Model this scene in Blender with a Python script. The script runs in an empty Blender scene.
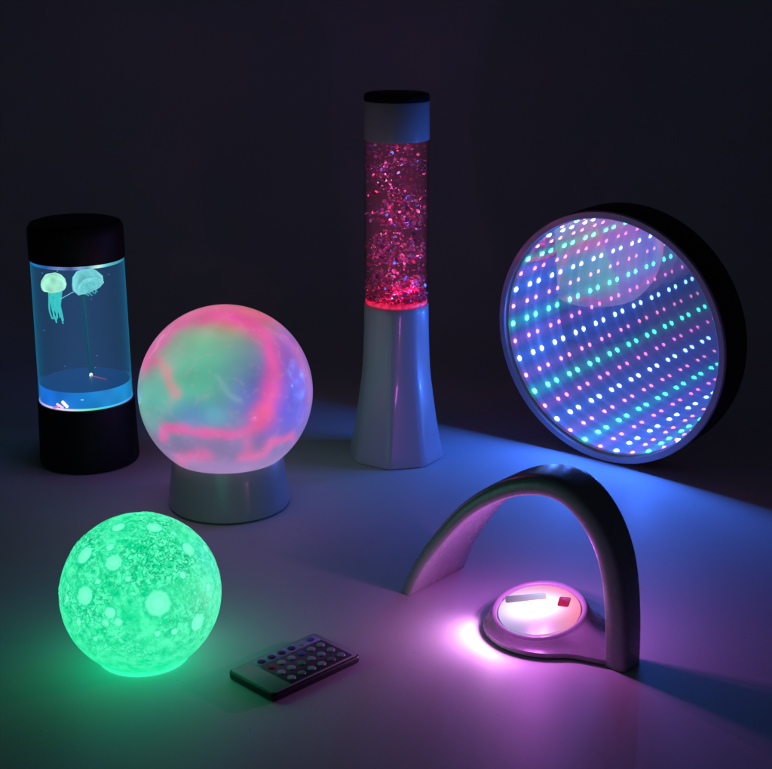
import bpy, bmesh, math, random
from mathutils import Vector, Matrix, Euler, noise
PI = math.pi
R = math.radians
random.seed(11)
S = bpy.context.scene
COL = S.collection

# ------------------------------------------------------------------ helpers
def lin(c):
    return tuple((v / 255 / 12.92) if v / 255 <= 0.04045 else ((v / 255 + 0.055) / 1.055) ** 2.4 for v in c)

def mesh_obj(name, verts, faces, mat, parent=None, smooth=40, loc=(0, 0, 0)):
    me = bpy.data.meshes.new(name)
    me.from_pydata([tuple(v) for v in verts], [], faces)
    bm = bmesh.new(); bm.from_mesh(me)
    bmesh.ops.recalc_face_normals(bm, faces=bm.faces)
    bm.to_mesh(me); bm.free()
    for p in me.polygons:
        p.use_smooth = True
    me.set_sharp_from_angle(angle=R(smooth))
    for m in (mat if isinstance(mat, (list, tuple)) else [mat]):
        me.materials.append(m)
    o = bpy.data.objects.new(name, me)
    COL.objects.link(o)
    o.location = loc
    if parent:
        o.parent = parent
    return o

def thing(name, label, cat, loc=(0, 0, 0), rot=(0, 0, 0), group=None):
    o = bpy.data.objects.new(name, None)
    COL.objects.link(o)
    o.location = loc
    o.rotation_euler = rot
    o.empty_display_size = 0.02
    o['label'] = label
    o['category'] = cat
    if group:
        o['group'] = group
    return o

def lathe(profile, seg=96, close=False, M=None):
    """profile: (radius, height) pairs; r == 0 ends become poles"""
    V, Fc, rows = [], [], []
    for r, z in profile:
        if r < 1e-7:
            rows.append([len(V)]); V.append(Vector((0, 0, z)))
        else:
            rows.append(list(range(len(V), len(V) + seg)))
            for k in range(seg):
                a = 2 * PI * k / seg
                V.append(Vector((r * math.cos(a), r * math.sin(a), z)))
    n = len(rows)
    for i in range(n if close else n - 1):
        A, B = rows[i], rows[(i + 1) % n]
        for k in range(seg):
            k2 = (k + 1) % seg
            if len(A) == 1 and len(B) == 1:
                continue
            if len(A) == 1:
                Fc.append((A[0], B[k2], B[k]))
            elif len(B) == 1:
                Fc.append((A[k], A[k2], B[0]))
            else:
                Fc.append((A[k], A[k2], B[k2], B[k]))
    if M is not None:
        V = [M @ v for v in V]
    return V, Fc

def loft(rings, cap0=True, cap1=True, closed=True):
    V, Fc = [], []
    n = len(rings[0])
    for r in rings:
        V += [Vector(p) for p in r]
    for i in range(len(rings) - 1):
        for k in range(n if closed else n - 1):
            k2 = (k + 1) % n
            Fc.append((i * n + k, i * n + k2, (i + 1) * n + k2, (i + 1) * n + k))
    if cap0:
        Fc.append(tuple(range(n))[::-1])
    if cap1:
        Fc.append(tuple(range((len(rings) - 1) * n, len(rings) * n)))
    return V, Fc

def tube(path, rad, seg=10):
    rings = []
    for i, p in enumerate(path):
        p = Vector(p)
        a = Vector(path[max(0, i - 1)]); b = Vector(path[min(len(path) - 1, i + 1)])
        t = (b - a).normalized()
        s = t.cross(Vector((0.3, 0.9, 0.21))).normalized()
        q = t.cross(s)
        r = rad[i] if isinstance(rad, (list, tuple)) else rad
        rings.append([p + (s * math.cos(2 * PI * k / seg) + q * math.sin(2 * PI * k / seg)) * r for k in range(seg)])
    return loft(rings)

def round_rect(w, h, r, n=6):
    pts = []
    for cx, cy, a0 in ((w / 2 - r, h / 2 - r, 0), (-w / 2 + r, h / 2 - r, 90), (-w / 2 + r, -h / 2 + r, 180), (w / 2 - r, -h / 2 + r, 270)):
        for i in range(n + 1):
            a = R(a0 + 90 * i / n)
            pts.append((cx + r * math.cos(a), cy + r * math.sin(a)))
    return pts

def slab(w, h, z0, z1, r, bev=0.001, n=6):
    """rounded-rectangle plate with a bevelled top and bottom edge"""
    rings = []
    for z, ins in ((z0, bev), (z0 + bev * 0.4, bev * 0.35), (z0 + bev, 0), (z1 - bev, 0), (z1 - bev * 0.4, bev * 0.35), (z1, bev)):
        rings.append([(x, y, z) for x, y in round_rect(w - 2 * ins, h - 2 * ins, max(r - ins, 0.0003), n)])
    return loft(rings)

def interp(tab, x):
    if x <= tab[0][0]:
        return tab[0][1]
    for (a, va), (b, vb) in zip(tab, tab[1:]):
        if x <= b:
            t = (x - a) / (b - a)
            t = t * t * (3 - 2 * t) if False else t
            return va + (vb - va) * t
    return tab[-1][1]

def catmull(pts, n):
    """n evenly parametrised samples of a Catmull-Rom curve through pts"""
    P = [Vector(p) for p in pts]
    P = [P[0] * 2 - P[1]] + P + [P[-1] * 2 - P[-2]]
    out = []
    m = len(P) - 3
    for i in range(n):
        u = i / (n - 1) * m
        k = min(int(u), m - 1); t = u - k
        a, b, c, d = P[k:k + 4]
        out.append(0.5 * ((2 * b) + (c - a) * t + (2 * a - 5 * b + 4 * c - d) * t * t + (3 * b - a - 3 * c + d) * t ** 3))
    return out

# ------------------------------------------------------------------ materials
class NT:
    def __init__(s, name):
        s.m = bpy.data.materials.new(name); s.m.use_nodes = True
        s.t = s.m.node_tree; s.t.nodes.clear()
        s.out = s.t.nodes.new('ShaderNodeOutputMaterial')
    def n(s, typ, **kw):
        nd = s.t.nodes.new(typ)
        for k, v in kw.items():
            if k.startswith('_'):
                setattr(nd, k[1:], v)
            else:
                nd.inputs[k.replace('_', ' ')].default_value = v
        return nd
    def l(s, a, b):
        s.t.links.new(a, b)

def plastic(name, col, rough=0.35, bump=0.0, bscale=400, spec=0.5, coat=0.0, var=0.06, metal=0.0):
    q = NT(name)
    p = q.n('ShaderNodeBsdfPrincipled', Roughness=rough, Metallic=metal)
    p.inputs['Specular IOR Level'].default_value = spec
    p.inputs['Coat Weight'].default_value = coat
    p.inputs['Coat Roughness'].default_value = 0.08
    tc = q.n('ShaderNodeTexCoord')
    nz = q.n('ShaderNodeTexNoise', Scale=45.0, Detail=5.0)
    q.l(tc.outputs['Object'], nz.inputs['Vector'])
    mx = q.n('ShaderNodeMix', _data_type='RGBA')
    mx.inputs[6].default_value = (*[c * (1 - var) for c in col], 1)
    mx.inputs[7].default_value = (*[min(1, c * (1 + var)) for c in col], 1)
    q.l(nz.outputs['Fac'], mx.inputs[0]); q.l(mx.outputs[2], p.inputs['Base Color'])
    mr = q.n('ShaderNodeMapRange'); mr.inputs['To Min'].default_value = rough * 0.8; mr.inputs['To Max'].default_value = min(1, rough * 1.25)
    n2 = q.n('ShaderNodeTexNoise', Scale=160.0, Detail=3.0)
    q.l(tc.outputs['Object'], n2.inputs['Vector']); q.l(n2.outputs['Fac'], mr.inputs['Value']); q.l(mr.outputs['Result'], p.inputs['Roughness'])
    if bump:
        n3 = q.n('ShaderNodeTexNoise', Scale=bscale, Detail=4.0)
        q.l(tc.outputs['Object'], n3.inputs['Vector'])
        b = q.n('ShaderNodeBump', Strength=bump, Distance=0.0006)
        q.l(n3.outputs['Fac'], b.inputs['Height']); q.l(b.outputs['Normal'], p.inputs['Normal'])
    q.l(p.outputs[0], q.out.inputs['Surface'])
    return q.m

def glow(name, col, strength, attr=None, rough=0.3, base=(0.3, 0.3, 0.3), coat=0.0, thin=0.0):
    """a surface that gives off light: lit plastic and lenses, or light painted onto a part"""
    q = NT(name)
    p = q.n('ShaderNodeBsdfPrincipled', Roughness=rough)
    p.inputs['Base Color'].default_value = (*base, 1)
    p.inputs['Emission Strength'].default_value = strength
    p.inputs['Coat Weight'].default_value = coat
    p.inputs['Coat Roughness'].default_value = 0.05
    if attr:
        a = q.n('ShaderNodeAttribute', _attribute_name=attr)
        q.l(a.outputs['Color'], p.inputs['Emission Color'])
    else:
        p.inputs['Emission Color'].default_value = (*col, 1)
    if thin:                                   # soft silicone one can see through where it faces the viewer
        tb = q.n('ShaderNodeBsdfTransparent'); lw = q.n('ShaderNodeLayerWeight', Blend=0.5)
        mp = q.n('ShaderNodeMapRange'); mp.inputs['From Max'].default_value = 0.8; mp.inputs['To Min'].default_value = 1 - thin; mp.inputs['To Max'].default_value = 1.0
        q.l(lw.outputs['Facing'], mp.inputs['Value'])
        mx = q.n('ShaderNodeMixShader'); q.l(mp.outputs['Result'], mx.inputs[0]); q.l(tb.outputs[0], mx.inputs[1]); q.l(p.outputs[0], mx.inputs[2])
        q.l(mx.outputs[0], q.out.inputs['Surface'])
    else:
        q.l(p.outputs[0], q.out.inputs['Surface'])
    return q.m

def clear_shell(name, tint=(1, 1, 1), refl=1.0, rough=0.03, edge=None):
    """thin clear acrylic: what is behind shows straight through, the rim reflects"""
    q = NT(name)
    t = q.n('ShaderNodeBsdfTransparent'); t.inputs['Color'].default_value = (*tint, 1)
    g = q.n('ShaderNodeBsdfGlossy', Roughness=rough)
    lw = q.n('ShaderNodeLayerWeight'); fr = q.n('ShaderNodeMath', _operation='POWER'); q.l(lw.outputs['Facing'], fr.inputs[0]); fr.inputs[1].default_value = 4.0
    mu = q.n('ShaderNodeMath', _operation='MULTIPLY'); mu.inputs[1].default_value = refl
    q.l(fr.outputs[0], mu.inputs[0])
    mx = q.n('ShaderNodeMixShader')
    q.l(mu.outputs[0], mx.inputs[0]); q.l(t.outputs[0], mx.inputs[1]); q.l(g.outputs[0], mx.inputs[2])
    if edge:                                   # rim glow painted as emission, for light piped along the acrylic
        em = q.n('ShaderNodeEmission'); em.inputs['Color'].default_value = (*edge, 1)
        pw = q.n('ShaderNodeMath', _operation='POWER'); q.l(lw.outputs['Facing'], pw.inputs[0]); pw.inputs[1].default_value = 3.0
        q.l(pw.outputs[0], em.inputs['Strength'])
        ad = q.n('ShaderNodeAddShader'); q.l(mx.outputs[0], ad.inputs[0]); q.l(em.outputs[0], ad.inputs[1])
        q.l(ad.outputs[0], q.out.inputs['Surface'])
    else:
        q.l(mx.outputs[0], q.out.inputs['Surface'])
    return q.m

def liquid(name, scat, density, emit, estr, absorb=(0.5, 0.5, 0.5)):
    q = NT(name)
    v = q.n('ShaderNodeVolumePrincipled')
    v.inputs['Color'].default_value = (*scat, 1)
    v.inputs['Density'].default_value = density
    v.inputs['Absorption Color'].default_value = (*absorb, 1)
    v.inputs['Emission Color'].default_value = (*emit, 1)
    v.inputs['Emission Strength'].default_value = estr
    q.l(v.outputs[0], q.out.inputs['Volume'])
    return q.m

def set_attr(o, name, fn):
    me = o.data
    a = me.attributes.new(name, 'FLOAT_COLOR', 'POINT')
    vals = []
    for v in me.vertices:
        vals += [*fn(v.co)[:3], 1.0]
    a.data.foreach_set('color', vals)

# table / backdrop: matt white paper-like board
def board_mat():
    q = NT('white_board')
    p = q.n('ShaderNodeBsdfPrincipled', Roughness=0.5)
    p.inputs['Specular IOR Level'].default_value = 0.3
    tc = q.n('ShaderNodeTexCoord')
    n1 = q.n('ShaderNodeTexNoise', Scale=5.0, Detail=6.0, Roughness=0.6)
    n2 = q.n('ShaderNodeTexNoise', Scale=900.0, Detail=3.0)
    n3 = q.n('ShaderNodeTexVoronoi', Scale=55.0)
    for n in (n1, n2, n3):
        q.l(tc.outputs['Object'], n.inputs['Vector'])
    mx = q.n('ShaderNodeMix', _data_type='RGBA')
    mx.inputs[6].default_value = (0.60, 0.60, 0.62, 1); mx.inputs[7].default_value = (0.70, 0.70, 0.70, 1)
    q.l(n1.outputs['Fac'], mx.inputs[0])
    cr = q.n('ShaderNodeMapRange'); cr.inputs['From Min'].default_value = 0.03; cr.inputs['From Max'].default_value = 0.06
    cr.inputs['To Min'].default_value = 0.72
    q.l(n3.outputs['Distance'], cr.inputs['Value'])
    m2 = q.n('ShaderNodeMix', _data_type='RGBA', _blend_type='MULTIPLY'); m2.inputs[0].default_value = 1
    q.l(mx.outputs[2], m2.inputs[6]); q.l(cr.outputs['Result'], m2.inputs[7])
    q.l(m2.outputs[2], p.inputs['Base Color'])
    b = q.n('ShaderNodeBump', Strength=0.25, Distance=0.0004)
    q.l(n2.outputs['Fac'], b.inputs['Height']); q.l(b.outputs['Normal'], p.inputs['Normal'])
    mr = q.n('ShaderNodeMapRange'); mr.inputs['To Min'].default_value = 0.38; mr.inputs['To Max'].default_value = 0.62
    q.l(n1.outputs['Fac'], mr.inputs['Value']); q.l(mr.outputs['Result'], p.inputs['Roughness'])
    q.l(p.outputs[0], q.out.inputs['Surface'])
    return q.m

M_BOARD = board_mat()
M_BLACK = plastic('black_plastic', (0.010, 0.010, 0.011), 0.55, bump=0.1, spec=0.25)
M_HOUSING = plastic('black_housing', (0.009, 0.009, 0.011), 0.5, bump=0.1)
M_WHITE = plastic('white_plastic', (0.50, 0.50, 0.52), 0.30, coat=0.2, var=0.02)
M_BEZEL = plastic('pale_bezel_plastic', (0.42, 0.42, 0.46), 0.35)
M_SILVER = plastic('silver_plastic', (0.34, 0.33, 0.35), 0.26, bump=0.05)

# ------------------------------------------------------------------ camera and world
H = 0.485
cam = bpy.data.cameras.new('camera'); co = bpy.data.objects.new('camera', cam); COL.objects.link(co)
co.location = (0, 0, H); co.rotation_euler = (R(90 - 17.0), 0, 0)
cam.sensor_fit = 'HORIZONTAL'; cam.sensor_width = 36; cam.lens = 36 * 1400 / 772
cam.clip_start = 0.02; cam.clip_end = 50
S.camera = co
w = bpy.data.worlds.new('World'); S.world = w; w.use_nodes = True
bg = w.node_tree.nodes['Background']
bg.inputs[0].default_value = (0.52, 0.62, 1.0, 1); bg.inputs[1].default_value = 0.0125

# ------------------------------------------------------------------ setting
def sheet(name, prof, x0, x1):
    V, Fc = [], []
    for y, z in prof:
        V += [(x0, y, z), (x1, y, z)]
    for i in range(len(prof) - 1):
        Fc.append((2 * i, 2 * i + 1, 2 * i + 3, 2 * i + 2))
    o = mesh_obj(name, V, Fc, M_BOARD)
    o['kind'] = 'structure'
    return o
sheet('table', [(-0.6, 0), (1.7, 0)], -2.2, 2.2)
arc = [(1.7 + 0.35 * math.sin(R(a)), 0.35 - 0.35 * math.cos(R(a))) for a in range(0, 91, 6)]
sheet('backdrop', arc + [(2.05, 2.6)], -2.2, 2.2)

# ------------------------------------------------------------------ moon lamp
def moon_lamp():
    t = thing('moon_lamp', 'glowing green moon globe with pale craters in front of the crystal ball', 'lamp', (-0.1751, 0.9132, 0))
    c = Vector((-0.1751, 0.9132, 0.0505)); rad = 0.0572
    view = (co.location - c).normalized()
    right = Vector((0, 0, 1)).cross(view).normalized()
    up = view.cross(right)
    CR = [(428, 422, 45, 45), (283, 268, 30, 30), (182, 232, 22, 34), (177, 375, 24, 34), (547, 240, 22, 26), (430, 152, 28, 18),
          (305, 142, 24, 15), (262, 440, 20, 18), (244, 475, 14, 14), (288, 475, 15, 13), (565, 500, 20, 32), (112, 380, 10, 14),
          (612, 240, 12, 18), (272, 213, 12, 14), (480, 525, 13, 10), (205, 527, 10, 9), (330, 330, 10, 10),
          (520, 330, 13, 12), (150, 465, 10, 12), (500, 180, 10, 9), (385, 95, 18, 8), (610, 380, 9, 14), (420, 527, 11, 9), (225, 330, 9, 9)]
    craters = []
    for x, y, rx, ry in CR:
        a, b = (x - 371) / 294, (379 - y) / 294
        d = 1 - a * a - b * b
        p = (right * a + up * b + view * math.sqrt(max(d, 0.01))).normalized()
        craters.append((p, math.sqrt(max(rx, ry) * max(rx, ry)) / 294))
    for _ in range(34):                       # the far side
        p = Vector((random.gauss(0, 1), random.gauss(0, 1), random.gauss(0, 1))).normalized()
        if p.dot(view) < 0.05:
            craters.append((p, random.uniform(0.03, 0.14)))
    bm = bmesh.new()
    bmesh.ops.create_icosphere(bm, subdivisions=7, radius=1)
    V = [v.co.copy() for v in bm.verts]
    Fc = [tuple(v.index for v in f.verts) for f in bm.faces]
    bm.free()
    att = []; halos = []
    out = []
    for p in V:
        cr = 0.0; dh = 0.0; halo = 0.0
        for q, r in craters:
            dd = (p - q).length / r
            if dd < 1.6:
                fl = 1 / (1 + math.exp((dd - 0.92) / 0.045))
                cr = max(cr, fl * (1 - 0.35 * math.exp(-((dd - 0.62) / 0.12) ** 2)))
                halo = max(halo, math.exp(-((dd - 1.13) / 0.13) ** 2))
                dh += -0.010 * fl + 0.010 * math.exp(-((dd - 1.08) / 0.13) ** 2)
        n1 = noise.noise(p * 9) * 0.5 + noise.noise(p * 22) * 0.3
        zone = max(0.0, min(1.0, (p.z + 0.80) / 0.50))
        rough = max(0.0, min(1.0, 0.62 + 0.9 * noise.noise(p * 2.2 + Vector((3, 1, 7))))) * zone * (0.72 + 0.28 * max(0, min(1, p.z * 1.6 + 0.4)))
        dh += 0.004 * n1 * (0.3 + rough) * (1 - cr)
        v = p * rad * (1 + dh)
        v.z = max(v.z, -0.0495)
        out.append(v); att.append((cr, max(rough, 0.75 * halo) , zone)); halos.append(halo)
    q = NT('moon_shell')
    pb = q.n('ShaderNodeBsdfPrincipled', Roughness=0.45)
    pb.inputs['Base Color'].default_value = (0.25, 0.3, 0.28, 1)
    pb.inputs['Emission Strength'].default_value = 1.15
    tc = q.n('ShaderNodeTexCoord')
    at = q.n('ShaderNodeAttribute', _attribute_name='relief')
    sp = q.n('ShaderNodeSeparateColor'); q.l(at.outputs['Color'], sp.inputs[0])
    # meandering thin and thick lines of the printed shell
    na = q.n('ShaderNodeTexNoise', Scale=270.0, Detail=2.0, Roughness=0.5, Distortion=0.6)
    nb = q.n('ShaderNodeTexNoise', Scale=150.0, Detail=5.0, Roughness=0.6)
    for n in (na, nb):
        q.l(tc.outputs['Object'], n.inputs['Vector'])
    sb = q.n('ShaderNodeMath', _operation='SUBTRACT'); sb.inputs[1].default_value = 0.5; q.l(na.outputs['Fac'], sb.inputs[0])
    ab = q.n('ShaderNodeMath', _operation='ABSOLUTE'); q.l(sb.outputs[0], ab.inputs[0])
    v1 = q.n('ShaderNodeMapRange'); v1.inputs['From Min'].default_value = 0.02; v1.inputs['From Max'].default_value = 0.075
    q.l(ab.outputs[0], v1.inputs['Value'])
    inv = q.n('ShaderNodeMath', _operation='SUBTRACT'); inv.inputs[0].default_value = 1.0
    q.l(v1.outputs['Result'], inv.inputs[1])
    m1 = q.n('ShaderNodeMath', _operation='MULTIPLY'); q.l(inv.outputs[0], m1.inputs[0]); q.l(sp.outputs[1], m1.inputs[1])
    base = q.n('ShaderNodeMix', _data_type='RGBA')
    base.inputs[6].default_value = (0.002, 0.66, 0.26, 1); base.inputs[7].default_value = (0.075, 0.90, 0.44, 1)
    v2 = q.n('ShaderNodeMapRange'); v2.inputs['From Min'].default_value = 0.36; v2.inputs['From Max'].default_value = 0.60
    q.l(nb.outputs['Fac'], v2.inputs['Value']); 
    zz = q.n('ShaderNodeMath', _operation='MULTIPLY'); q.l(v2.outputs['Result'], zz.inputs[0])
    zr = q.n('ShaderNodeMapRange'); zr.inputs['To Min'].default_value = 0.22; q.l(sp.outputs[2], zr.inputs['Value']); q.l(zr.outputs['Result'], zz.inputs[1])
    q.l(zz.outputs[0], base.inputs[0])
    dk = q.n('ShaderNodeMix', _data_type='RGBA'); dk.inputs[7].default_value = (0.0, 0.37, 0.16, 1)
    m1b = q.n('ShaderNodeMath', _operation='MULTIPLY'); m1b.inputs[1].default_value = 0.95; q.l(m1.outputs[0], m1b.inputs[0])
    q.l(m1b.outputs[0], dk.inputs[0]); q.l(base.outputs[2], dk.inputs[6])
    hl = q.n('ShaderNodeAttribute', _attribute_name='halo')
    hm = q.n('ShaderNodeMix', _data_type='RGBA'); hm.inputs[7].default_value = (0.002, 0.60, 0.27, 1)
    hf = q.n('ShaderNodeMath', _operation='MULTIPLY'); hf.inputs[1].default_value = 0.75; q.l(hl.outputs['Fac'], hf.inputs[0]); q.l(hf.outputs[0], hm.inputs[0]); q.l(dk.outputs[2], hm.inputs[6])
    vs = q.n('ShaderNodeTexVoronoi', Scale=330.0); q.l(tc.outputs['Object'], vs.inputs['Vector'])
    vm = q.n('ShaderNodeMapRange'); vm.inputs['From Min'].default_value = 0.34; vm.inputs['From Max'].default_value = 0.22; q.l(vs.outputs['Distance'], vm.inputs['Value'])
    v3 = q.n('ShaderNodeMath', _operation='MULTIPLY'); q.l(vm.outputs['Result'], v3.inputs[0]); q.l(sp.outputs[1], v3.inputs[1])
    sk = q.n('ShaderNodeMix', _data_type='RGBA'); sk.inputs[7].default_value = (0.16, 1.0, 0.60, 1)
    v4 = q.n('ShaderNodeMath', _operation='MULTIPLY'); v4.inputs[1].default_value = 0.7; q.l(v3.outputs[0], v4.inputs[0])
    q.l(v4.outputs[0], sk.inputs[0]); q.l(hm.outputs[2], sk.inputs[6])
    cz = q.n('ShaderNodeMix', _data_type='RGBA'); cz.inputs[7].default_value = (0.20, 1.0, 0.62, 1)
    czf = q.n('ShaderNodeMath', _operation='MULTIPLY'); czf.inputs[1].default_value = 0.85; q.l(sp.outputs[0], czf.inputs[0])
    q.l(czf.outputs[0], cz.inputs[0]); q.l(sk.outputs[2], cz.inputs[6])
    q.l(cz.outputs[2], pb.inputs['Emission Color'])
    b = q.n('ShaderNodeBump', Strength=0.4, Distance=0.001); q.l(na.outputs['Fac'], b.inputs['Height']); q.l(b.outputs['Normal'], pb.inputs['Normal'])
    q.l(pb.outputs[0], q.out.inputs['Surface'])
    o = mesh_obj('globe', out, Fc, q.m, t, 180, (0, 0, 0.0505))
    ah = o.data.attributes.new('halo', 'FLOAT', 'POINT'); ah.data.foreach_set('value', halos)
    a = o.data.attributes.new('relief', 'FLOAT_COLOR', 'POINT')
    a.data.foreach_set('color', [x for c3 in att for x in (*c3, 1.0)])
    V, Fc = lathe([(0.028, 0.0004), (0.0318, 0.0004), (0.0324, 0.0010), (0.0324, 0.0018), (0.0315, 0.0026), (0.028, 0.0030)], 96)
    mesh_obj('base_ring', V, Fc, glow('moon_foot', (0.03, 0.75, 0.36), 1.25), t)
moon_lamp()

# ------------------------------------------------------------------ crystal ball lamp
def crystal_ball():
    t = thing('crystal_ball_lamp', 'large glossy globe with pink, green and blue swirls on a white round base', 'lamp', (-0.1452, 1.2119, 0))
    V, Fc = lathe([(0, 0.0005), (0.0525, 0.0005), (0.0550, 0.0018), (0.0556, 0.0040), (0.0552, 0.010), (0.0540, 0.022), (0.0520, 0.036), (0.0508, 0.0455),
                   (0.0500, 0.0475), (0.0478, 0.0480), (0.0460, 0.0440), (0, 0.040)], 128)
    mesh_obj('base', V, Fc, M_WHITE, t)
    V, Fc = lathe([(0.0558, 0.0046), (0.0560, 0.0050), (0.0558, 0.0054)], 128)
    c = Vector((-0.1452, 1.2119, 0.108))
    view = (co.location - c).normalized(); right = Vector((0, 0, 1)).cross(view).normalized(); up = view.cross(right)
    def Q(x, y):
        return ((x - 326) / 268, (311 - y) / 268)
    blobs = [  # x, y, rx, ry, colour, weight
        (120, 150, 90, 90, (205, 75, 150), 1.0), (320, 78, 130, 26, (240, 80, 110), 1.6), (350, 90, 50, 26, (240, 105, 80), 1.1),
        (235, 235, 80, 85, (60, 200, 155), 3.0), (275, 145, 75, 38, (150, 185, 130), 1.5), (365, 125, 50, 25, (205, 130, 110), .9),
        (105, 330, 52, 55, (70, 195, 170), 2.6), (215, 375, 42, 30, (75, 100, 200), 1.6), (290, 385, 35, 30, (80, 150, 195), 1.2),
        (400, 320, 55, 45, (85, 90, 205), 1.3), (380, 240, 60, 60, (95, 120, 150), 1.3), (520, 330, 55, 80, (80, 90, 230), 3.0),
        (540, 210, 40, 60, (185, 80, 185), 1.2), (320, 490, 150, 45, (130, 115, 170), 2.0), (330, 550, 160, 30, (165, 120, 190), 1.4),
        (470, 420, 45, 40, (130, 95, 210), 1.2), (330, 430, 60, 20, (135, 105, 175), 1.0), (120, 440, 40, 60, (130, 110, 165), 1.2), (575, 330, 20, 100, (180, 110, 190), .8)]
    strokes = [  # points, width, colour, weight
        ([(85, 215), (130, 150), (200, 100), (320, 78), (400, 105), (445, 150), (468, 220), (466, 290), (450, 345), (428, 395)], 24, (238, 72, 165), 1.0),
        ([(455, 190), (478, 260), (462, 330), (432, 385), (400, 418), (330, 436), (250, 430), (180, 415), (140, 420), (135, 445)], 11, (238, 90, 172), 1.0),
        ([(440, 378), (415, 405)], 22, (250, 100, 165), 0.95),
        ([(140, 215), (158, 262), (178, 312)], 13, (236, 130, 150), 0.85),
        ([(92, 215), (120, 212)], 15, (230, 80, 150), 0.8),
        ([(185, 512), (220, 504), (255, 500)], 17, (238, 100, 175), 1.0),
        ([(365, 508), (430, 500), (458, 472), (520, 458)], 12, (232, 100, 175), 0.95),
        ([(388, 440), (382, 490)], 14, (215, 105, 175), 0.75),
        ([(305, 262), (330, 310), (372, 342)], 6, (150, 190, 190), 0.5),
        ([(535, 190), (575, 270), (580, 350)], 9, (210, 110, 190), 0.5)]
    def seg_d(p, a, b):
        ab = (b[0] - a[0], b[1] - a[1]); ap = (p[0] - a[0], p[1] - a[1])
        h = max(0, min(1, (ap[0] * ab[0] + ap[1] * ab[1]) / (ab[0] ** 2 + ab[1] ** 2)))
        return math.hypot(ap[0] - h * ab[0], ap[1] - h * ab[1])
    BL = [(x, y, rx, ry, lin(cc), wt) for x, y, rx, ry, cc, wt in blobs]
    ST = []
    for pts, wd, cc, wt in strokes:
        sm = catmull([(x, y, 0) for x, y in pts], 24) if len(pts) > 2 else [Vector((x, y, 0)) for x, y in pts]
        ST.append(([(p.x, p.y) for p in sm], wd, lin(cc), wt))
    basec = lin((150, 110, 170))
    def colour(p):
        p = p.normalized()
        a, b, d = p.dot(right), p.dot(up), p.dot(view)
        if d < 0:
            a, b = -a * 0.9 + 0.1 * b, b * 0.9
        x, y = 326 + a * 268, 311 - b * 268
        nx = noise.noise(p * 3.1) * 10 + noise.noise(p * 6) * 5; ny = noise.noise(p * 3.1 + Vector((9, 4, 2))) * 10 + noise.noise(p * 6 + Vector((4, 0, 2))) * 5
        x += nx; y += ny
        sw = 0.35; col = [basec[i] * 0.35 for i in range(3)]
        for bx, by, rx, ry, cc, wt in BL:
            g = wt * math.exp(-0.5 * (((x - bx) / rx) ** 2 + ((y - by) / ry) ** 2))
            sw += g
            for i in range(3):
                col[i] += g * cc[i]
        col = [v / sw for v in col]
        for pts, wd, cc, wt in ST:
            dd = min(seg_d((x, y), pts[i], pts[i + 1]) for i in range(len(pts) - 1))
            wv = wd * (1 + 0.45 * noise.noise(p * 4.0 + Vector((1, 2, 3)))); g = wt / (1 + math.exp((dd - wv) / (wd * 0.42)))
            g *= 0.86 + 0.30 * noise.noise(p * 5.0 + Vector((7, 7, 1)))
            col = [v * (1 - g) + c_ * g for v, c_ in zip(col, cc)]
        vein = noise.noise(p * 4.5 + Vector((2, 8, 3)) + Vector((noise.noise(p * 3), noise.noise(p * 3 + Vector((5, 0, 0))), 0)) * 0.8)
        vf = max(0.0, 1 - abs(vein) / 0.07) * 0.16
        cl = 1 + 0.22 * noise.noise(p * 3.7 + Vector((6, 1, 9)))
        col = [v * cl * (1 - vf) + vf * m for v, m in zip(col, (0.62, 0.36, 0.52))]
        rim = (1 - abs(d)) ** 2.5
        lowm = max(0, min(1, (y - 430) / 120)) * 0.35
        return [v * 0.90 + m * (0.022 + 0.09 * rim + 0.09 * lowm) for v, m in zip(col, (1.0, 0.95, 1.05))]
    bm = bmesh.new(); bmesh.ops.create_icosphere(bm, subdivisions=6, radius=0.0788)
    V = [v.co.copy() for v in bm.verts]; Fc = [tuple(v.index for v in f.verts) for f in bm.faces]; bm.free()
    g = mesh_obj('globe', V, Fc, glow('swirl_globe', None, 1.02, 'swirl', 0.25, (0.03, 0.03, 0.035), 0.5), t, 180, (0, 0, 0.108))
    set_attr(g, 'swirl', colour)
crystal_ball()

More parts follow.
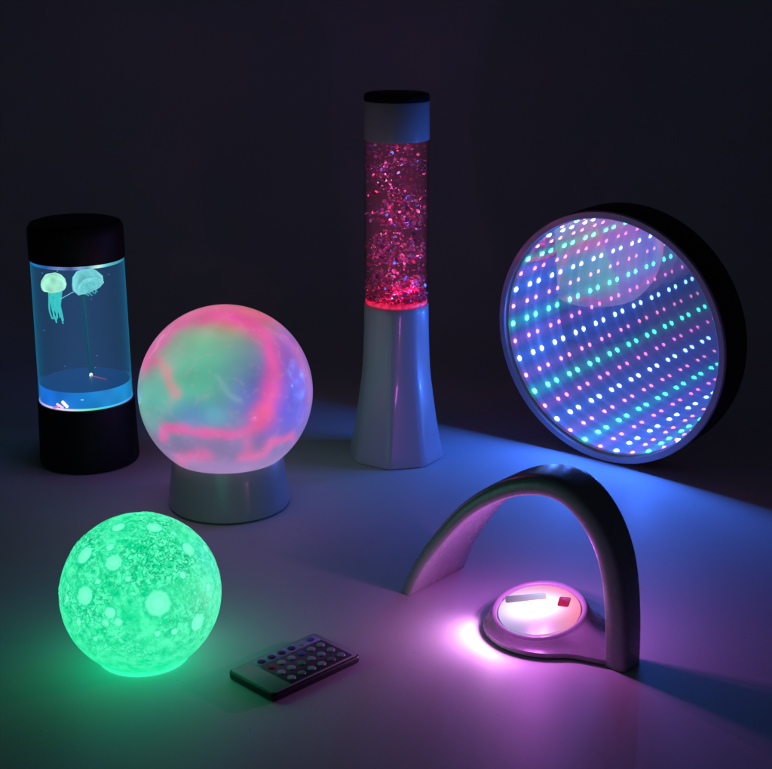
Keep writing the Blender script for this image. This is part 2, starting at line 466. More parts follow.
# ------------------------------------------------------------------ jellyfish lamp
def jellyfish_lamp():
    t = thing('jellyfish_lamp', 'black capped cylinder aquarium lamp with two glowing jellyfish in blue water', 'lamp', (-0.2985, 1.3300, 0))
    V, Fc = lathe([(0, 0.0005), (0.0462, 0.0005), (0.0484, 0.0016), (0.0492, 0.0042), (0.0486, 0.0200), (0.0474, 0.0635), (0.0466, 0.0650), (0.0450, 0.0650), (0.0450, 0.0600), (0, 0.060)], 128)
    mesh_obj('base', V, Fc, M_BLACK, t)
    V, Fc = lathe([(0.0440, 0.2070), (0.0452, 0.2070), (0.0458, 0.2082), (0.0457, 0.2320), (0.0451, 0.2380), (0.0430, 0.2416), (0.038, 0.2432), (0, 0.2436)], 128)
    lid = mesh_obj('lid', V, Fc, M_BLACK, t)
    V, Fc = lathe([(0.0456, 0.0652), (0.0446, 0.2075)], 128)
    mesh_obj('tank', V, Fc, clear_shell('tank_acrylic', (0.93, 0.97, 0.98), 0.9, edge=(0.004, 0.10, 0.20)), t)
    # water: emits an even blue glow in place of scattered lamp light
    V, Fc = lathe([(0, 0.0850), (0.0440, 0.0850), (0.0434, 0.2062), (0, 0.2062)], 96)
    mesh_obj('water', V, Fc, liquid('blue_water', (0.2, 0.45, 0.9), 0.5, (0.10, 0.38, 1.0), 1.5), t)
    # clear floor block, its blue edge light painted as emission
    V, Fc = lathe([(0, 0.0655), (0.0444, 0.0655), (0.0446, 0.0670), (0.0446, 0.0820), (0.0442, 0.0832), (0.0436, 0.0835), (0.0428, 0.0835), (0.03, 0.0835), (0.015, 0.0835), (0, 0.0835)], 128)
    o = mesh_obj('floor_block', V, Fc, glow('edge_lit_block', None, 1.0, 'tone', 0.5, (0.01, 0.015, 0.03)), t)
    def bt(p):
        f = 0.5 + 0.5 * noise.noise(p * 60); k = max(0, min(1, (p.x + 0.045) / 0.09))
        if p.z > 0.0833:
            k = max(0.0, min(1.0, 0.5 - p.y / 0.088))
            return (0.004 + 0.008 * k, 0.02 + 0.045 * k, 0.08 + 0.12 * k)  # top painted to match the water's glow, brighter towards the front
        a = (0.012, 0.14, 0.74); b = (0.012, 0.27, 0.62)
        return [(x * (1 - k) + y * k) * (0.55 + 0.75 * f) for x, y in zip(a, b)]
    set_attr(o, 'tone', bt)
    V, Fc = [], []
    V, Fc = lathe([(0.0449 + 0.0010 * math.cos(2 * PI * i / 8), 0.0662 + 0.0010 * math.sin(2 * PI * i / 8)) for i in range(8)], 160, close=True)
    o = mesh_obj('edge_glow_ring', V, Fc, glow('lower_edge_glow', None, 1.0, 'tone'), t)  # added ring, a crescent of light painted along the block's bottom edge
    def rt(p):
        a = math.degrees(math.atan2(p.y, p.x))     # -90 faces the camera
        s = [(-180, (.08, .22, .9)), (-150, (.35, .40, .95)), (-125, (.75, .62, .95)), (-100, (.85, .72, .85)), (-85, (.35, .8, .6)), (-70, (.10, .75, .40)), (-50, (.05, .55, .75)), (-20, (.06, .35, .85)), (0, (.03, .2, .6)), (180, (.08, .22, .9))]
        return [interp([(k, c[i]) for k, c in s], a) for i in range(3)]
    set_attr(o, 'tone', rt)
    V, Fc = lathe([(0.0434, 0.2068), (0.0442, 0.2068), (0.0442, 0.2040), (0.0432, 0.2036)], 160, close=True)
    o = mesh_obj('upper_light_ring', V, Fc, glow('upper_ring_light', None, 1.0, 'tone'), t)
    def ut(p):
        a = math.degrees(math.atan2(p.y, p.x)) 
        s = [(-180, (.01, .10, .4)), (-140, (.01, .20, .60)), (-118, (.02, .10, .35)), (-100, (.16, .24, .60)), (-86, (.05, .08, .28)), (-75, (.25, .35, .7)), (-66, (.06, .3, .4)), (-52, (.6, 1.0, .9)), (-40, (.08, .55, .55)), (-10, (.03, .25, .35)), (60, (.02, .2, .35)), (120, (.05, .25, .55)), (180, (.02, .12, .4))]
        return [interp([(k, c[i]) for k, c in s], a) for i in range(3)]
    set_attr(o, 'tone', ut)
    # small glowing plates, painted glints of the LEDs under the block
    glint_rows = [(-0.016, -0.0457, 0.0706, 0.008, 0.0022, 35, (.95, .55, .85), 1.1), (-0.011, -0.0460, 0.0722, 0.0085, 0.003, 50, (1, .9, .95), 1.2),
             (-0.020, -0.0450, 0.0690, 0.006, 0.002, -15, (.7, .25, .8), 0.8), (0.006, -0.0462, 0.0768, 0.003, 0.0012, 0, (.2, .7, 1), 0.9)]
    for i, (x, y, z, wd, hh, ang, cc, st) in enumerate(glint_rows):
        V, Fc = slab(wd, hh, -0.0004, 0.0004, hh * 0.4, 0.0002)
        Mx = Matrix.Translation((x, y * 0.985, z)) @ Matrix.Rotation(R(90), 4, 'X') @ Matrix.Rotation(R(-ang), 4, 'Z')
        mesh_obj('glint_plate', [Mx @ v for v in V], Fc, glow('led_glint_%d_light' % i, cc, st), t)
    V, Fc = lathe([(0, 0.0030), (0.0010, 0.0026), (0.0015, 0.0014), (0.0015, 0), (0, 0)], 20)
    mesh_obj('bulb', V, Fc, glow('green_bulb', (0.45, 1, 0.6), 2.5), t, loc=(0.0035, 0.012, 0.0838))
    V, Fc = tube([(0.0035, 0.013, 0.087), (0.0020, 0.013, 0.12), (0.0008, 0.013, 0.16), (0.0, 0.013, 0.194)], [0.0022, 0.0026, 0.0030, 0.0034], 14)
    mesh_obj('green_rod', V, Fc, glow('green_tube', (0.0, 0.030, 0.030), 1.0, rough=0.15, base=(0.02, 0.06, 0.06)), t)  # thin green rod with faint emission, wider towards the top
    V, Fc = tube([(0.004, 0.010, 0.0845), (0.014, 0.004, 0.0842), (0.022, -0.002, 0.0842)], [0.0006, 0.0005, 0.0002], 6)
    mesh_obj('red_streak', V, Fc, glow('red_streak', (0.30, 0.04, 0.08), 1.0), t)  # glowing strand painted in for a faint red streak of light
    # jellyfish
    def jelly(x, y, z, r, lean, colA, colB, ntent, tl, thin):
        bell = [(0, r * 0.78), (r * 0.35, r * 0.74), (r * 0.68, r * 0.55), (r * 0.92, r * 0.2), (r, -r * 0.15), (r * 0.93, -r * 0.42), (r * 0.80, -r * 0.36), (r * 0.6, -r * 0.1), (r * 0.3, r * 0.08), (0, r * 0.12)]
        V, Fc = lathe(bell, 64)
        Mx = Matrix.Translation((x, y, z)) @ Matrix.Rotation(R(lean), 4, 'Y') @ Matrix.Rotation(R(12), 4, 'X')
        V = [v * (1 + 0.09 * noise.noise(v * 190 + Vector((x * 900, 0, 0)))) for v in V]
        j = mesh_obj('jellyfish', [Mx @ v for v in V], Fc, glow('jelly_bell', None, 1.0, 'tone', 0.25, (0.1, 0.15, 0.15), thin=thin), t)
        set_attr(j, 'tone', lambda p: [c * (0.88 + 0.45 * noise.noise(p * 170 + Vector((5, 5, 5)))) for c in colA])
        for k in range(ntent):
            a = 2 * PI * k / ntent + 0.4
            rr = r * random.uniform(0.15, 0.62)
            px, py = rr * math.cos(a), rr * math.sin(a)
            L = tl * random.uniform(0.75, 1.05)
            path = []
            for i in range(9):
                f = i / 8
                path.append((px * (1 - 0.3 * f) + 0.0016 * math.sin(5 * f + k), py * (1 - 0.3 * f) + 0.0014 * math.cos(4 * f + k * 2), -r * 0.1 - L * f))
            V, Fc = tube(path, [0.0013 * (1 - 0.5 * i / 8) for i in range(9)], 7)
            te = mesh_obj('tentacle', [Mx @ v for v in V], Fc, glow('jelly_tentacle', colB, 1.0, None, 0.3, (0.05, 0.1, 0.1)), j)
    jelly(-0.0195, -0.022, 0.1865, 0.0122, 0, lin((175, 250, 215)), lin((55, 190, 185)), 16, 0.040, 0.15)
    jelly(0.0105, -0.012, 0.1860, 0.0155, -20, lin((130, 225, 225)), lin((45, 150, 160)), 14, 0.012, 0.72)
    V, Fc = tube([(-0.013, -0.030, 0.172), (-0.002, -0.024, 0.1775), (0.010, -0.019, 0.182)], [0.0003, 0.0004, 0.0003], 6)
    mesh_obj('thread', V, Fc, glow('pale_thread', lin((110, 190, 205)), 1.0), t)
    for k in range(16):
        a = random.uniform(0, 2 * PI); rr = random.uniform(0.01, 0.042)
        V, Fc = lathe([(0, 0.0005), (0.0004, 0.0003), (0.0005, 0), (0.0004, -0.0003), (0, -0.0005)], 8)
        mesh_obj('bubble', V, Fc, glow('bubble_glint', (0.06, 0.25, 0.5), 1.0), t, loc=(rr * math.cos(a), rr * math.sin(a), random.choice((random.uniform(0.175, 0.2), random.uniform(0.09, 0.2)))))
jellyfish_lamp()

# ------------------------------------------------------------------ glitter tower lamp
TW = (0.0102, 1.3434)
def glitter_lamp():
    t = thing('glitter_lamp', 'tall tower lamp with red glitter tube between flared white base and collar', 'lamp', (*TW, 0))
    prof = [(0.0004, 0.0455), (0.0012, 0.0466), (0.003, 0.0470), (0.010, 0.0458), (0.018, 0.0442), (0.030, 0.0420), (0.042, 0.0401), (0.055, 0.0382), (0.068, 0.0365), (0.081, 0.0348), (0.094, 0.0336), (0.115, 0.0326), (0.135, 0.0320), (0.152, 0.0318), (0.1575, 0.0318), (0.1585, 0.0314), (0.1585, 0.0300)]
    seg = 160; rings = []
    for z, r in prof:
        k = max(0.0, min(1.0, 1 - z / 0.165)) ** 0.8
        ring = []
        for i in range(seg):
            a = 2 * PI * i / seg
            # rounded octagon: corners stand out from the circle
            d = (a - R(-90 - 10)) % R(45)
            poly = math.cos(R(22.5)) / math.cos(d - R(22.5))
            poly = min(poly, 0.972) / 0.955
            rr = r * ((1 - k) + k * poly)
            ring.append((rr * math.cos(a), rr * math.sin(a), z))
        rings.append(ring)
    V, Fc = loft(rings)
    mesh_obj('base', V, Fc, M_WHITE, t, 32)
    V, Fc = lathe([(0.0300, 0.3185), (0.0310, 0.3185), (0.0314, 0.3195), (0.0310, 0.3530), (0.0305, 0.3548), (0.0292, 0.3550), (0.0285, 0.3530)], 128)
    mesh_obj('collar', V, Fc, M_WHITE, t)
    V, Fc = lathe([(0, 0.3470), (0.0288, 0.3470), (0.0304, 0.3551), (0.0312, 0.3556), (0.0313, 0.3590), (0.0306, 0.3612), (0.0280, 0.3622), (0, 0.3625)], 128)
    mesh_obj('lid', V, Fc, M_BLACK, t)
    V, Fc = lathe([(0.0312, 0.1590), (0.0310, 0.3180)], 128)
    mesh_obj('tube', V, Fc, clear_shell('tube_acrylic', (0.98, 0.93, 0.95), 0.9), t)
    V, Fc = lathe([(0, 0.1629), (0.0303, 0.1629), (0.0302, 0.3180), (0, 0.3180)], 96)
    mesh_obj('liquid', V, Fc, liquid('pink_liquid', (0.9, 0.25, 0.45), 0.8, (0.9, 0.10, 0.34), 0.80, (0.6, 0.1, 0.3)), t)
    V, Fc = lathe([(0, 0.1592), (0.0301, 0.1592), (0.0304, 0.1602), (0.0304, 0.1610), (0.0304, 0.1620), (0.0300, 0.1626), (0.020, 0.1626), (0.010, 0.1626), (0, 0.1626)], 128)
    o = mesh_obj('light_disc', V, Fc, glow('red_glow_disc', None, 1.0, 'tone'), t)  # added disc, painted red glow for the lit bottom of the liquid
    set_attr(o, 'tone', lambda p: [c * (0.75 + 0.7 * noise.noise(p * 230)) for c in (0.85, 0.008, 0.080)])
    # glitter flakes: thin tumbled hexagons
    V, Fc, tone = [], [], []
    for i in range(6000):
        a = random.uniform(0, 2 * PI); rr = 0.0298 * math.sqrt(random.uniform(0.0, 1))
        f = random.random() ** 1.25
        z = 0.1640 + 0.1525 * f
        if i > 4400:
            f = 0; z = 0.1633 + 0.010 * random.random() ** 1.4; rr = 0.0298 * random.random() ** 0.4
        dens = 0.40 + 0.34 * math.sin(z * 2 * PI / 0.040 + 2.0 * math.sin(a)) + 1.3 * noise.noise(Vector((rr * math.cos(a) * 40, rr * math.sin(a) * 40, z * 95)))
        if i <= 4400 and random.random() > dens + 0.22 * (1 - f):
            continue
        c = Vector((rr * math.cos(a), rr * math.sin(a), z))
        s = random.choice((0.0006, 0.0009, 0.0013, 0.0018, 0.0025)) * random.uniform(0.8, 1.25)
        rot = Euler((random.uniform(0, PI) if random.random() < .6 else random.gauss(0, .4), random.gauss(0, 0.6), random.uniform(0, PI))).to_matrix()
        b = len(V)
        for hgt in (-0.00006, 0.00006):
            for k in range(6):
                V.append(c + rot @ Vector((s * math.cos(k * PI / 3), s * math.sin(k * PI / 3) * 0.8, hgt)))
        Fc.append(tuple(range(b, b + 6))[::-1]); Fc.append(tuple(range(b + 6, b + 12)))
        for k in range(6):
            Fc.append((b + k, b + (k + 1) % 6, b + 6 + (k + 1) % 6, b + 6 + k))
    q = NT('glitter_foil')
    p = q.n('ShaderNodeBsdfPrincipled', Roughness=0.28, Metallic=0.75)
    geo = q.n('ShaderNodeNewGeometry')
    cr = q.n('ShaderNodeValToRGB')
    for i, (pos, cc) in enumerate(((0.0, (0.9, 0.25, 0.4)), (0.4, (0.85, 0.5, 0.65)), (0.75, (0.7, 0.6, 0.9)), (1.0, (1, 0.2, 0.35)))):
        e = cr.color_ramp.elements[i] if i < 2 else cr.color_ramp.elements.new(pos)
        e.position = pos; e.color = (*cc, 1)
    q.l(geo.outputs['Random Per Island'], cr.inputs[0]); q.l(cr.outputs[0], p.inputs['Base Color'])
    tr = q.n('ShaderNodeBsdfTranslucent'); q.l(cr.outputs[0], tr.inputs['Color'])
    ms = q.n('ShaderNodeMixShader'); ms.inputs[0].default_value = 0.25
    q.l(p.outputs[0], ms.inputs[1]); q.l(tr.outputs[0], ms.inputs[2]); q.l(ms.outputs[0], q.out.inputs['Surface'])
    o = mesh_obj('glitter', V, Fc, q.m, t, 10)
    o['kind'] = 'stuff'
    # lamps inside: red bulbs low in the tube, added unseen fill points further up
    spots = [(0.016 * math.cos(a), 0.016 * math.sin(a), 0.1690, 0.045) for a in (0.3, 1.9, 3.4, 4.6, 5.6)]
    spots += [(random.uniform(-.02, .02), random.uniform(-.024, .01), 0.19 + 0.0135 * i, 0.0085 * (1 - 0.055 * i)) for i in range(10)]
    for x, y, z, e in spots:
        l = bpy.data.lights.new('tower_bulb_and_fill', 'POINT'); l.energy = e; l.color = (1, 0.04, 0.22) if z < 0.18 else (1, 0.16, 0.42); l.shadow_soft_size = 0
        lo = bpy.data.objects.new('tower_bulb_and_fill', l); COL.objects.link(lo); lo.parent = t; lo.location = (x, y, z)
glitter_lamp()

# ------------------------------------------------------------------ infinity mirror
def infinity_mirror():
    az, lean = R(-40), R(3.2)
    rot = Euler((lean, 0, az)).to_matrix()
    RO = 0.1272
    cen = Vector((0.2135, 1.3155, 0))
    off = rot @ Vector((0, 0, RO)); off.z = 0
    root = cen - off
    t = thing('infinity_mirror', 'round infinity mirror lamp with rows of coloured light dots in black housing', 'mirror lamp', (root.x, root.y, 0.0008), (lean, 0, az))
    MX = Matrix.Translation((0, 0, RO)) @ Matrix.Rotation(R(90), 4, 'X')     # lathe axis +z -> local -y (towards the viewer)
    G = -0.0060      # front glass, behind the bezel's front
    D = 0.0205       # gap between the mirrors
    RI = 0.1194
    V, Fc = lathe([(RI + 0.0006, -0.0035), (RO - 0.0012, -0.0035), (RO, -0.0050), (RO + 0.0004, -0.030), (RO, -0.0440), (RO - 0.002, -0.0460), (0, -0.0460), (0, -0.0310), (RI + 0.0006, -0.0310)], 160, close=False, M=MX)
    mesh_obj('housing', V, Fc, M_HOUSING, t)
    V, Fc = lathe([(RI + 0.0002, -0.0058), (RI + 0.0002, -0.0012), (RI + 0.0012, 0.0000), (RO - 0.0010, 0.0000), (RO - 0.0001, -0.0012), (RO - 0.0001, -0.0033), (RI + 0.003, -0.0033)], 192, M=MX)
    mesh_obj('bezel', V, Fc, M_BEZEL, t)
    # half-silvered front glass
    q = NT('half_silvered_glass')
    tr = q.n('ShaderNodeBsdfTransparent'); tr.inputs['Color'].default_value = (1, 1, 1, 1)
    g = q.n('ShaderNodeBsdfGlossy', Roughness=0.0); g.inputs['Color'].default_value = (1, 1, 1, 1)
    mx = q.n('ShaderNodeMixShader')
    ge = q.n('ShaderNodeNewGeometry'); mr = q.n('ShaderNodeMapRange'); mr.inputs['To Min'].default_value = 0.42; mr.inputs['To Max'].default_value = 0.86
    q.l(ge.outputs['Backfacing'], mr.inputs['Value']); q.l(mr.outputs['Result'], mx.inputs[0])
    q.l(tr.outputs[0], mx.inputs[1]); q.l(g.outputs[0], mx.inputs[2]); q.l(mx.outputs[0], q.out.inputs['Surface'])
    V, Fc = lathe([(0, G), (RI + 0.0004, G)], 160, M=MX)
    fg = mesh_obj('front_glass', V, Fc, q.m, t)
    if fg.data.polygons[0].normal.y > 0:
        fg.data.flip_normals()
    q = NT('silvered_back')
    g = q.n('ShaderNodeBsdfGlossy', Roughness=0.0); g.inputs['Color'].default_value = (0.91, 0.94, 0.985, 1)
    q.l(g.outputs[0], q.out.inputs['Surface'])
    V, Fc = lathe([(0, G - D), (RI + 0.0004, G - D)], 160, M=MX)
    mesh_obj('back_mirror', V, Fc, q.m, t)
    # side strip that carries the lights, the LEDs' light on it painted as emission
    NL = 40
    depths = [0.0002, 0.0012, 0.0016, 0.0032, 0.0036, 0.006, 0.008, 0.010, 0.0124, 0.0128, 0.0160, 0.0164, 0.0190, 0.0203]
    V, Fc = lathe([(RI, G - d) for d in depths], NL * 8, M=MX)
    strip = mesh_obj('light_strip', V, Fc, glow('strip_glow', None, 1.0, 'tone', 0.5, (0.35, 0.35, 0.4)), t, 180)
    LC = [(0.04, 1.0, 0.50), (1.0, 0.16, 0.40), (0.40, 0.66, 1.0), (1.0, 0.22, 0.30)]
    GC = [(0.0, 0.75, 0.30), (0.42, 0.06, 0.55), (0.02, 0.14, 1.0), (0.36, 0.08, 0.50)]
    PH = 0.35
    def tone(p):
        a = math.atan2(p.z - RO, p.x)
        u = ((a / (2 * PI)) * NL - PH) % NL
        i = int(round(u)) % NL
        d = (u - round(u))
        gl = math.exp(-(d / 0.35) ** 2)
        dep = -p.y - 0
        dd = (p.y - 0.006) 
        base = (0.07, 0.14, 1.05)
        c = [b * 0.75 + gl * 0.9 * k for b, k in zip(base, GC[i % 4])]
        far = 1 - 0.25 * abs(dd - 0.008) / 0.012
        dark = 0.35 if any(abs(dd - x) < 0.00025 for x in (0.0016, 0.0036, 0.0128, 0.0164)) else 1
        return [v * STRIP_L * far * dark for v in c]
    set_attr(strip, 'tone', tone)
    lm = [glow('led_%s' % n, c, s) for n, c, s in zip(('green', 'pink', 'blue', 'coral'), LC, (20, 9, 16, 8))]
    Vd, Fd = lathe([(0, 0.0020), (0.0014, 0.0017), (0.0023, 0.0010), (0.0028, 0.0000), (0.0028, -0.0004)], 14)
    Vp, Fp = lathe([(0, 0.0017), (0.0011, 0.0014), (0.0018, 0.0009), (0.0023, 0.0000), (0.0023, -0.0004)], 14)
    proto = {}
    for k in range(NL):
        a = 2 * PI * (k + PH) / NL
        pos = Vector((RI * math.cos(a), -(G - 0.0080), RO + RI * math.sin(a)))
        inward = Vector((-math.cos(a), 0, -math.sin(a)))
        rm = Vector((0, 0, 1)).rotation_difference(inward).to_euler()
        c4 = k % 4
        if c4 not in proto:
            o = mesh_obj('led', *((Vp, Fp) if c4 % 2 else (Vd, Fd)), lm[c4], t)
            proto[c4] = o
        else:
            o = proto[c4].copy(); COL.objects.link(o); o.parent = t
        o.location = (pos.x, 0.0 + (-G + 0.0080) , pos.z); o.rotation_euler = rm
    # the light that leaves the front: added unseen lamps spread over the face, just before the glass
    for k in range(7):
        a = 2 * PI * k / 6; rr = 0.0 if k == 6 else 0.085
        l = bpy.data.lights.new('mirror_glow', 'SPOT'); l.energy = MIRROR_E / 7; l.color = (0.04, 0.17, 1.0)
        l.spot_size = R(178); l.spot_blend = 0.25; l.shadow_soft_size = 0
        lo = bpy.data.objects.new('mirror_glow', l); COL.objects.link(lo); lo.parent = t
        lo.location = (rr * math.cos(a), 0.0045, RO + rr * math.sin(a)); lo.rotation_euler = (R(-90), 0, 0)
MIRROR_E = 1.6
STRIP_L = 0.66
DISC_L = 3.0
infinity_mirror()

# ------------------------------------------------------------------ rainbow projector
def rainbow_projector():
    O = Vector((0.0193, 1.0117, 0)); U = Vector((0.766, -0.643, 0)); W = Vector((0.643, 0.766, 0)); Z = Vector((0, 0, 1))
    t = thing('rainbow_projector', 'silver arch shaped projector lamp with bright pink round light at its foot', 'projector', O, (0, 0, math.atan2(U.y, U.x)))
    # local frame: x = U, y = W, z up
    inner = [(-1.0, 0.3), (7, 17), (16, 33), (29, 50), (44, 70), (61.6, 88), (88.4, 106.5), (110.2, 114.6), (127.2, 116.7), (140.0, 113.5), (153, 104), (163.6, 90), (171, 73), (175.5, 48.3), (177.5, 24), (178.1, 0.3)]
    P = catmull([(x / 1000, 0, z / 1000) for x, z in inner], 72)
    for _ in range(14):
        P = [P[0]] + [P[i] * 0.5 + (P[i - 1] + P[i + 1]) * 0.25 for i in range(1, len(P) - 1)] + [P[-1]]
    rings = []
    n = 24
    for i, p in enumerate(P):
        s = i / (len(P) - 1)
        tg = (P[min(i + 1, len(P) - 1)] - P[max(i - 1, 0)]).normalized()
        nr = Vector((-tg.z, 0, tg.x))
        if i in (0, len(P) - 1):
            nr = Vector((-1 if i == 0 else 1, 0, 0))
        th = interp([(0, 0.0118), (0.2, 0.0128), (0.4, 0.0134), (0.5, 0.0140), (0.62, 0.0156), (0.75, 0.0168), (1, 0.0172)], s)
        wd = interp([(0, 0.073), (0.08, 0.069), (0.16, 0.0635), (0.25, 0.057), (0.38, 0.048), (0.5, 0.040), (0.62, 0.0335), (0.75, 0.028), (0.88, 0.025), (1, 0.024)], s)
        ring = [p + Vector((0, 0.0012, 0)) , p + Vector((0, wd * 0.25, 0)), p + Vector((0, wd * 0.5, 0)), p + Vector((0, wd * 0.75, 0)), p + Vector((0, wd - 0.0012, 0))]
        for k in range(n + 1):
            a = PI * k / n
            ca, sa = math.cos(a), math.sin(a)
            v = wd / 2 + wd / 2 * math.copysign(abs(ca) ** 0.36, ca)
            h = 0.0012 + (th - 0.0012) * abs(sa) ** 0.36
            ring.append(p + Vector((0, v, 0)) + nr * h)
        for j, q_ in enumerate(ring):
            if q_.z < 0.0004:
                q_.z = 0.0004
        rings.append(ring)
    V, Fc = loft(rings)
    mesh_obj('arch', V, Fc, M_SILVER, t, 50)
    # round base with a neck that runs into the right leg
    B = Vector((0.1144, 0.0201, 0))
    nrm = Vector((-0.125, -0.18, 0.976)); Rz = Matrix.Rotation(-math.atan2(U.y, U.x), 3, 'Z')
    nl = (Rz @ nrm).normalized()
    ex = nl.cross(Vector((0, 1, 0))).normalized() * -1
    ex = (Vector((1, 0, 0)) - nl * nl.x).normalized(); ey = nl.cross(ex)
    T = B + Vector((-0.0040, -0.0030, 0.0170))
    seg = 120
    def bot(a, k):
        d = (a + R(7) + PI) % (2 * PI) - PI
        r = 0.0465 + (0.0290) * math.exp(-(d / 0.30) ** 2)
        return B + Vector((r * math.cos(a) * k, r * math.sin(a) * k, 0))
    def top(a, r):
        return T + (ex * math.cos(a) + ey * math.sin(a)) * r
    rings = []
    A = [2 * PI * i / seg for i in range(seg)]
    rings.append([bot(a, 0.97) + Z * 0.0004 for a in A])
    rings.append([bot(a, 1.0) + Z * 0.0018 for a in A])
    rings.append([bot(a, 1.0) + Z * 0.0050 for a in A])
    for f in (0.2, 0.4, 0.6, 0.8, 0.93):
        g = f ** 0.8
        hz = f ** 1.25
        ring = []
        for a in A:
            b = bot(a, 1.0) + Z * 0.0050; c = top(a, 0.0365)
            q_ = b.lerp(c, g); q_.z = b.z + (c.z - b.z) * hz
            ring.append(q_)
        rings.append(ring)
    rings.append([top(a, 0.0362) for a in A])
    rings.append([top(a, 0.0352) + nl * 0.0010 for a in A])
    rings.append([top(a, 0.0335) + nl * 0.0012 for a in A])
    rings.append([top(a, 0.0322) + nl * 0.0002 for a in A])
    rings.append([top(a, 0.0318) - nl * 0.0030 for a in A])
    V, Fc = loft(rings)
    mesh_obj('base', V, Fc, M_SILVER, t, 60)
    MT = Matrix(((ex.x, ey.x, nl.x, T.x), (ex.y, ey.y, nl.y, T.y), (ex.z, ey.z, nl.z, T.z), (0, 0, 0, 1)))
    V, Fc = lathe([(0.0300, -0.0026), (0.0308, -0.0008)] + [(0.0300 * (1 - k / 16), 0.0002 + 0.0015 * (1 - (1 - k / 16) ** 2)) for k in range(17)], 96)
    disc = mesh_obj('light_disc', [MT @ v for v in V], Fc, glow('projector_disc', None, 1.0, 'tone', 0.3, (0.04, 0.04, 0.04)), t)
    iv = MT.inverted()
    cx = Vector((U.x, W.x, 0)); 
    def tone(p):
        l = iv @ p
        wx = U.x * (l.x * ex.x + l.y * ey.x) + W.x * (l.x * ex.y + l.y * ey.y)      # world right
        wy = U.y * (l.x * ex.x + l.y * ey.x) + W.y * (l.x * ex.y + l.y * ey.y)
        k = max(0, min(1, 0.5 + wx / 0.05)); f = max(0, min(1, 0.5 - wy / 0.045))
        a = (0.66, 0.50, 0.78); b = (0.85, 0.22, 0.34); c = (0.22, 0.26, 0.46)
        col = [x * (1 - k) + y * k for x, y in zip(a, b)]
        g = f * (1 - k) * 0.9
        col = [x * (1 - g) + y * g for x, y in zip(col, c)]
        core = DISC_L * math.exp(-((wx + 0.003) / 0.017) ** 2 - ((wy - 0.0030) / 0.012) ** 2)
        return [x + core * y for x, y in zip(col, (1.0, 0.8, 1.0))]
    # denser face for the tone
    set_attr(disc, 'tone', tone)
    def on_disc(wx, wy, h):
        """a point on the disc face from world right / world away offsets"""
        v = Vector((wx * U.x + wy * U.y, wx * W.x + wy * W.y, 0))
        return T + ex * v.dot(ex) + ey * v.dot(ey) + nl * h
    def plate(name, c, wd, hh, ang, mat, th=0.0004, fade=None):
        V, Fc = slab(wd, hh, -th, th, min(wd, hh) * 0.2, 0.0002)
        xs = [v.x for v in V]
        aw = math.atan2(-U.y, U.x) + ang
        q_ = Matrix.Rotation(aw, 4, 'Z')
        M4 = Matrix(((ex.x, ey.x, nl.x, c.x), (ex.y, ey.y, nl.y, c.y), (ex.z, ey.z, nl.z, c.z), (0, 0, 0, 1)))
        o = mesh_obj(name, [M4 @ (q_ @ v) for v in V], Fc, mat, t)
        if fade:
            at = o.data.attributes.new('tone', 'FLOAT_COLOR', 'POINT')
            vals = []
            for x in xs:
                k = max(0, min(1, x / wd + 0.5)); vals += [a_ * (1 - k) + b_ * k for a_, b_ in zip(*fade)] + [1]
            at.data.foreach_set('color', vals)
    plate('lens_slot', on_disc(-0.0085, 0.0145, 0.0016), 0.031, 0.0080, R(-2), glow('grey_lens', None, 1.0, 'tone', rough=0.3, base=(0.02, 0.02, 0.02)), fade=((0.16, 0.12, 0.22), (0.62, 0.55, 0.70)))
    plate('red_filter', on_disc(0.0195, 0.0045, 0.0016), 0.0088, 0.0115, R(-18), glow('red_filter', (0.40, 0.01, 0.05), 1.0, rough=0.3, base=(0.02, 0.005, 0.005)))
    # lamps: added unseen points above the disc, and the light that spills from under the base
    def lamp(name, loc, e, col, kind='POINT', aim=None, size=R(150), blend=0.6, soft=0.0):
        l = bpy.data.lights.new(name, kind); l.energy = e; l.color = col; l.shadow_soft_size = soft
        if kind == 'SPOT':
            l.spot_size = size; l.spot_blend = blend
        lo = bpy.data.objects.new(name, l); COL.objects.link(lo); lo.parent = t; lo.location = loc
        if aim is not None:
            lo.rotation_euler = Vector((0, 0, -1)).rotation_difference(Vector(aim).normalized()).to_euler()
    for dx, dy in ((-0.006, -0.004), (0.006, -0.003), (0.0, 0.006), (0.0, 0.0)):
        lamp('disc_fill_point', T + ex * dx + ey * dy + nl * 0.034, DISC_E / 4, (0.86, 0.17, 1.0))
    for k in range(18):
        a = R(165 + 6.5 * k)
        dv = Rz @ Vector((math.cos(a), math.sin(a), 0))
        wgt = interp([(0, 0.5), (3, 1.2), (7, 1.0), (10, 0.35), (13, 0.05), (17, 0.02)], k)
        lamp('rim_lamp', B + dv * 0.0490 + Z * 0.0095, RIM_E * wgt, (1.0, 0.42, 1.0), 'SPOT', dv + Vector((0, 0, -0.12)), R(172), 1.0)
RIM_E = 0.020
DISC_E = 0.20
rainbow_projector()

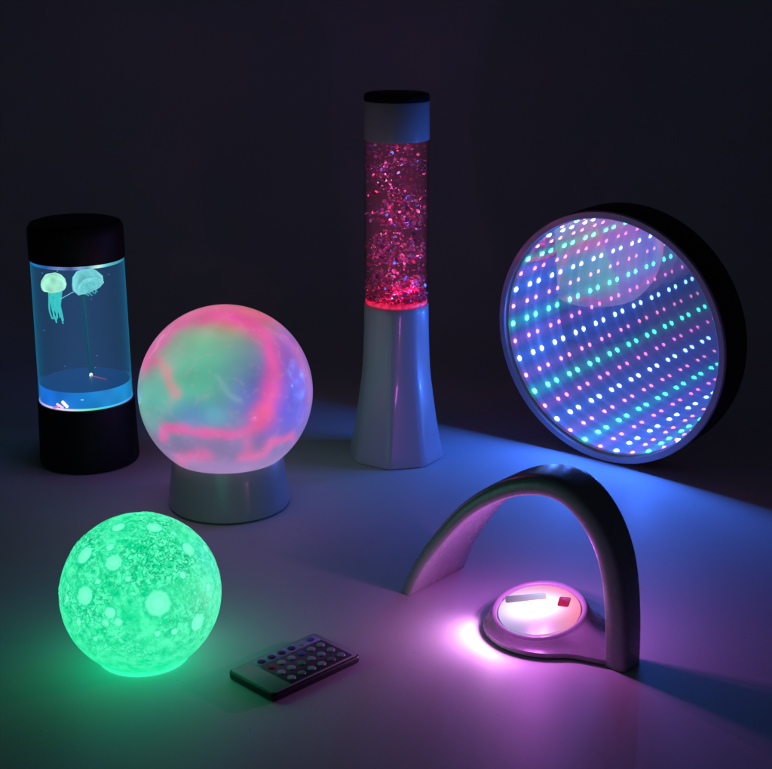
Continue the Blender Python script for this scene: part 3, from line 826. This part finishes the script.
# ------------------------------------------------------------------ remote control
def remote_control():
    cx, cy = -0.0646, 0.8917
    t = thing('remote_control', 'thin black edged grey remote control with rows of round buttons', 'remote control', (cx, cy, 0), (0, 0, R(45)))
    L, Wd = 0.0825, 0.0500
    V, Fc = slab(L, Wd, 0.0004, 0.0064, 0.004, 0.0012)
    mesh_obj('body', V, Fc, plastic('remote_edge', (0.012, 0.012, 0.016), 0.35), t)
    V, Fc = slab(L - 0.0030, Wd - 0.0030, 0.0060, 0.0068, 0.003, 0.0003)
    mesh_obj('faceplate', V, Fc, plastic('remote_face', (0.36, 0.37, 0.38), 0.4, var=0.08), t)
    V, Fc = slab(0.0590, 0.0088, 0.0066, 0.0071, 0.002, 0.0002)
    mesh_obj('label_panel', V, Fc, plastic('remote_panel', (0.36, 0.42, 0.75), 0.4), t, loc=(0.0065, 0.0165, 0))
    V, Fc = slab(0.0590, 0.0335, 0.0066, 0.0070, 0.002, 0.0002)
    mesh_obj('key_field', V, Fc, plastic('remote_key_field', (0.045, 0.047, 0.055), 0.45), t, loc=(0.0065, -0.0053, 0))
    cols = {'n': (0.015, 0.02, 0.09), 'k': (0.012, 0.012, 0.015), 'r': (0.40, 0.05, 0.06), 'd': (0.20, 0.20, 0.21), 'b': (0.08, 0.12, 0.50), 'w': (0.42, 0.44, 0.52), 'm': (0.09, 0.02, 0.06), 'g': (0.05, 0.30, 0.15)}
    mats = {k: plastic('key_' + nme, cols[k], 0.4) for k, nme in (('n', 'navy'), ('k', 'black'), ('r', 'red'), ('d', 'dark_grey'), ('b', 'blue'), ('w', 'pale'), ('m', 'plum'), ('g', 'green'))}
    rows = ['nnnnwb', 'rwwbww', 'wwgwww', 'wdwwdw']
    data = {}
    for j, rw in enumerate(rows):
        for i, k in enumerate(rw):
            x = -0.0170 + i * 0.0094; y = 0.0165 - j * 0.0108
            if k not in data:
                V, Fc = lathe([(0.0031, 0.0060), (0.0031, 0.0068), (0.0029, 0.0071), (0.0018, 0.0073), (0, 0.0073)], 28)
                data[k] = mesh_obj('button', V, Fc, mats[k], t)
                o = data[k]
            else:
                o = data[k].copy(); COL.objects.link(o); o.parent = t
            o.location = (x, y, 0.0004)
    V, Fc = lathe([(0, 0.0022), (0.0012, 0.0018), (0.0021, 0.0008), (0.0023, 0)], 20, M=Matrix.Rotation(R(90), 4, 'Y'))
    mesh_obj('emitter_window', V, Fc, plastic('dark_window', (0.01, 0.005, 0.012), 0.1), t, loc=(L / 2 - 0.0005, 0, 0.0034))
remote_control()

# ------------------------------------------------------------------ render settings
S.view_settings.view_transform = 'Standard'
S.view_settings.look = 'None'
S.view_settings.exposure = 0
S.view_settings.gamma = 1
c = S.cycles
c.max_bounces = 48; c.glossy_bounces = 48; c.diffuse_bounces = 3; c.transmission_bounces = 8; c.transparent_max_bounces = 32; c.volume_bounces = 1
c.caustics_reflective = False; c.caustics_refractive = False
c.use_denoising = True
c.sample_clamp_indirect = 10
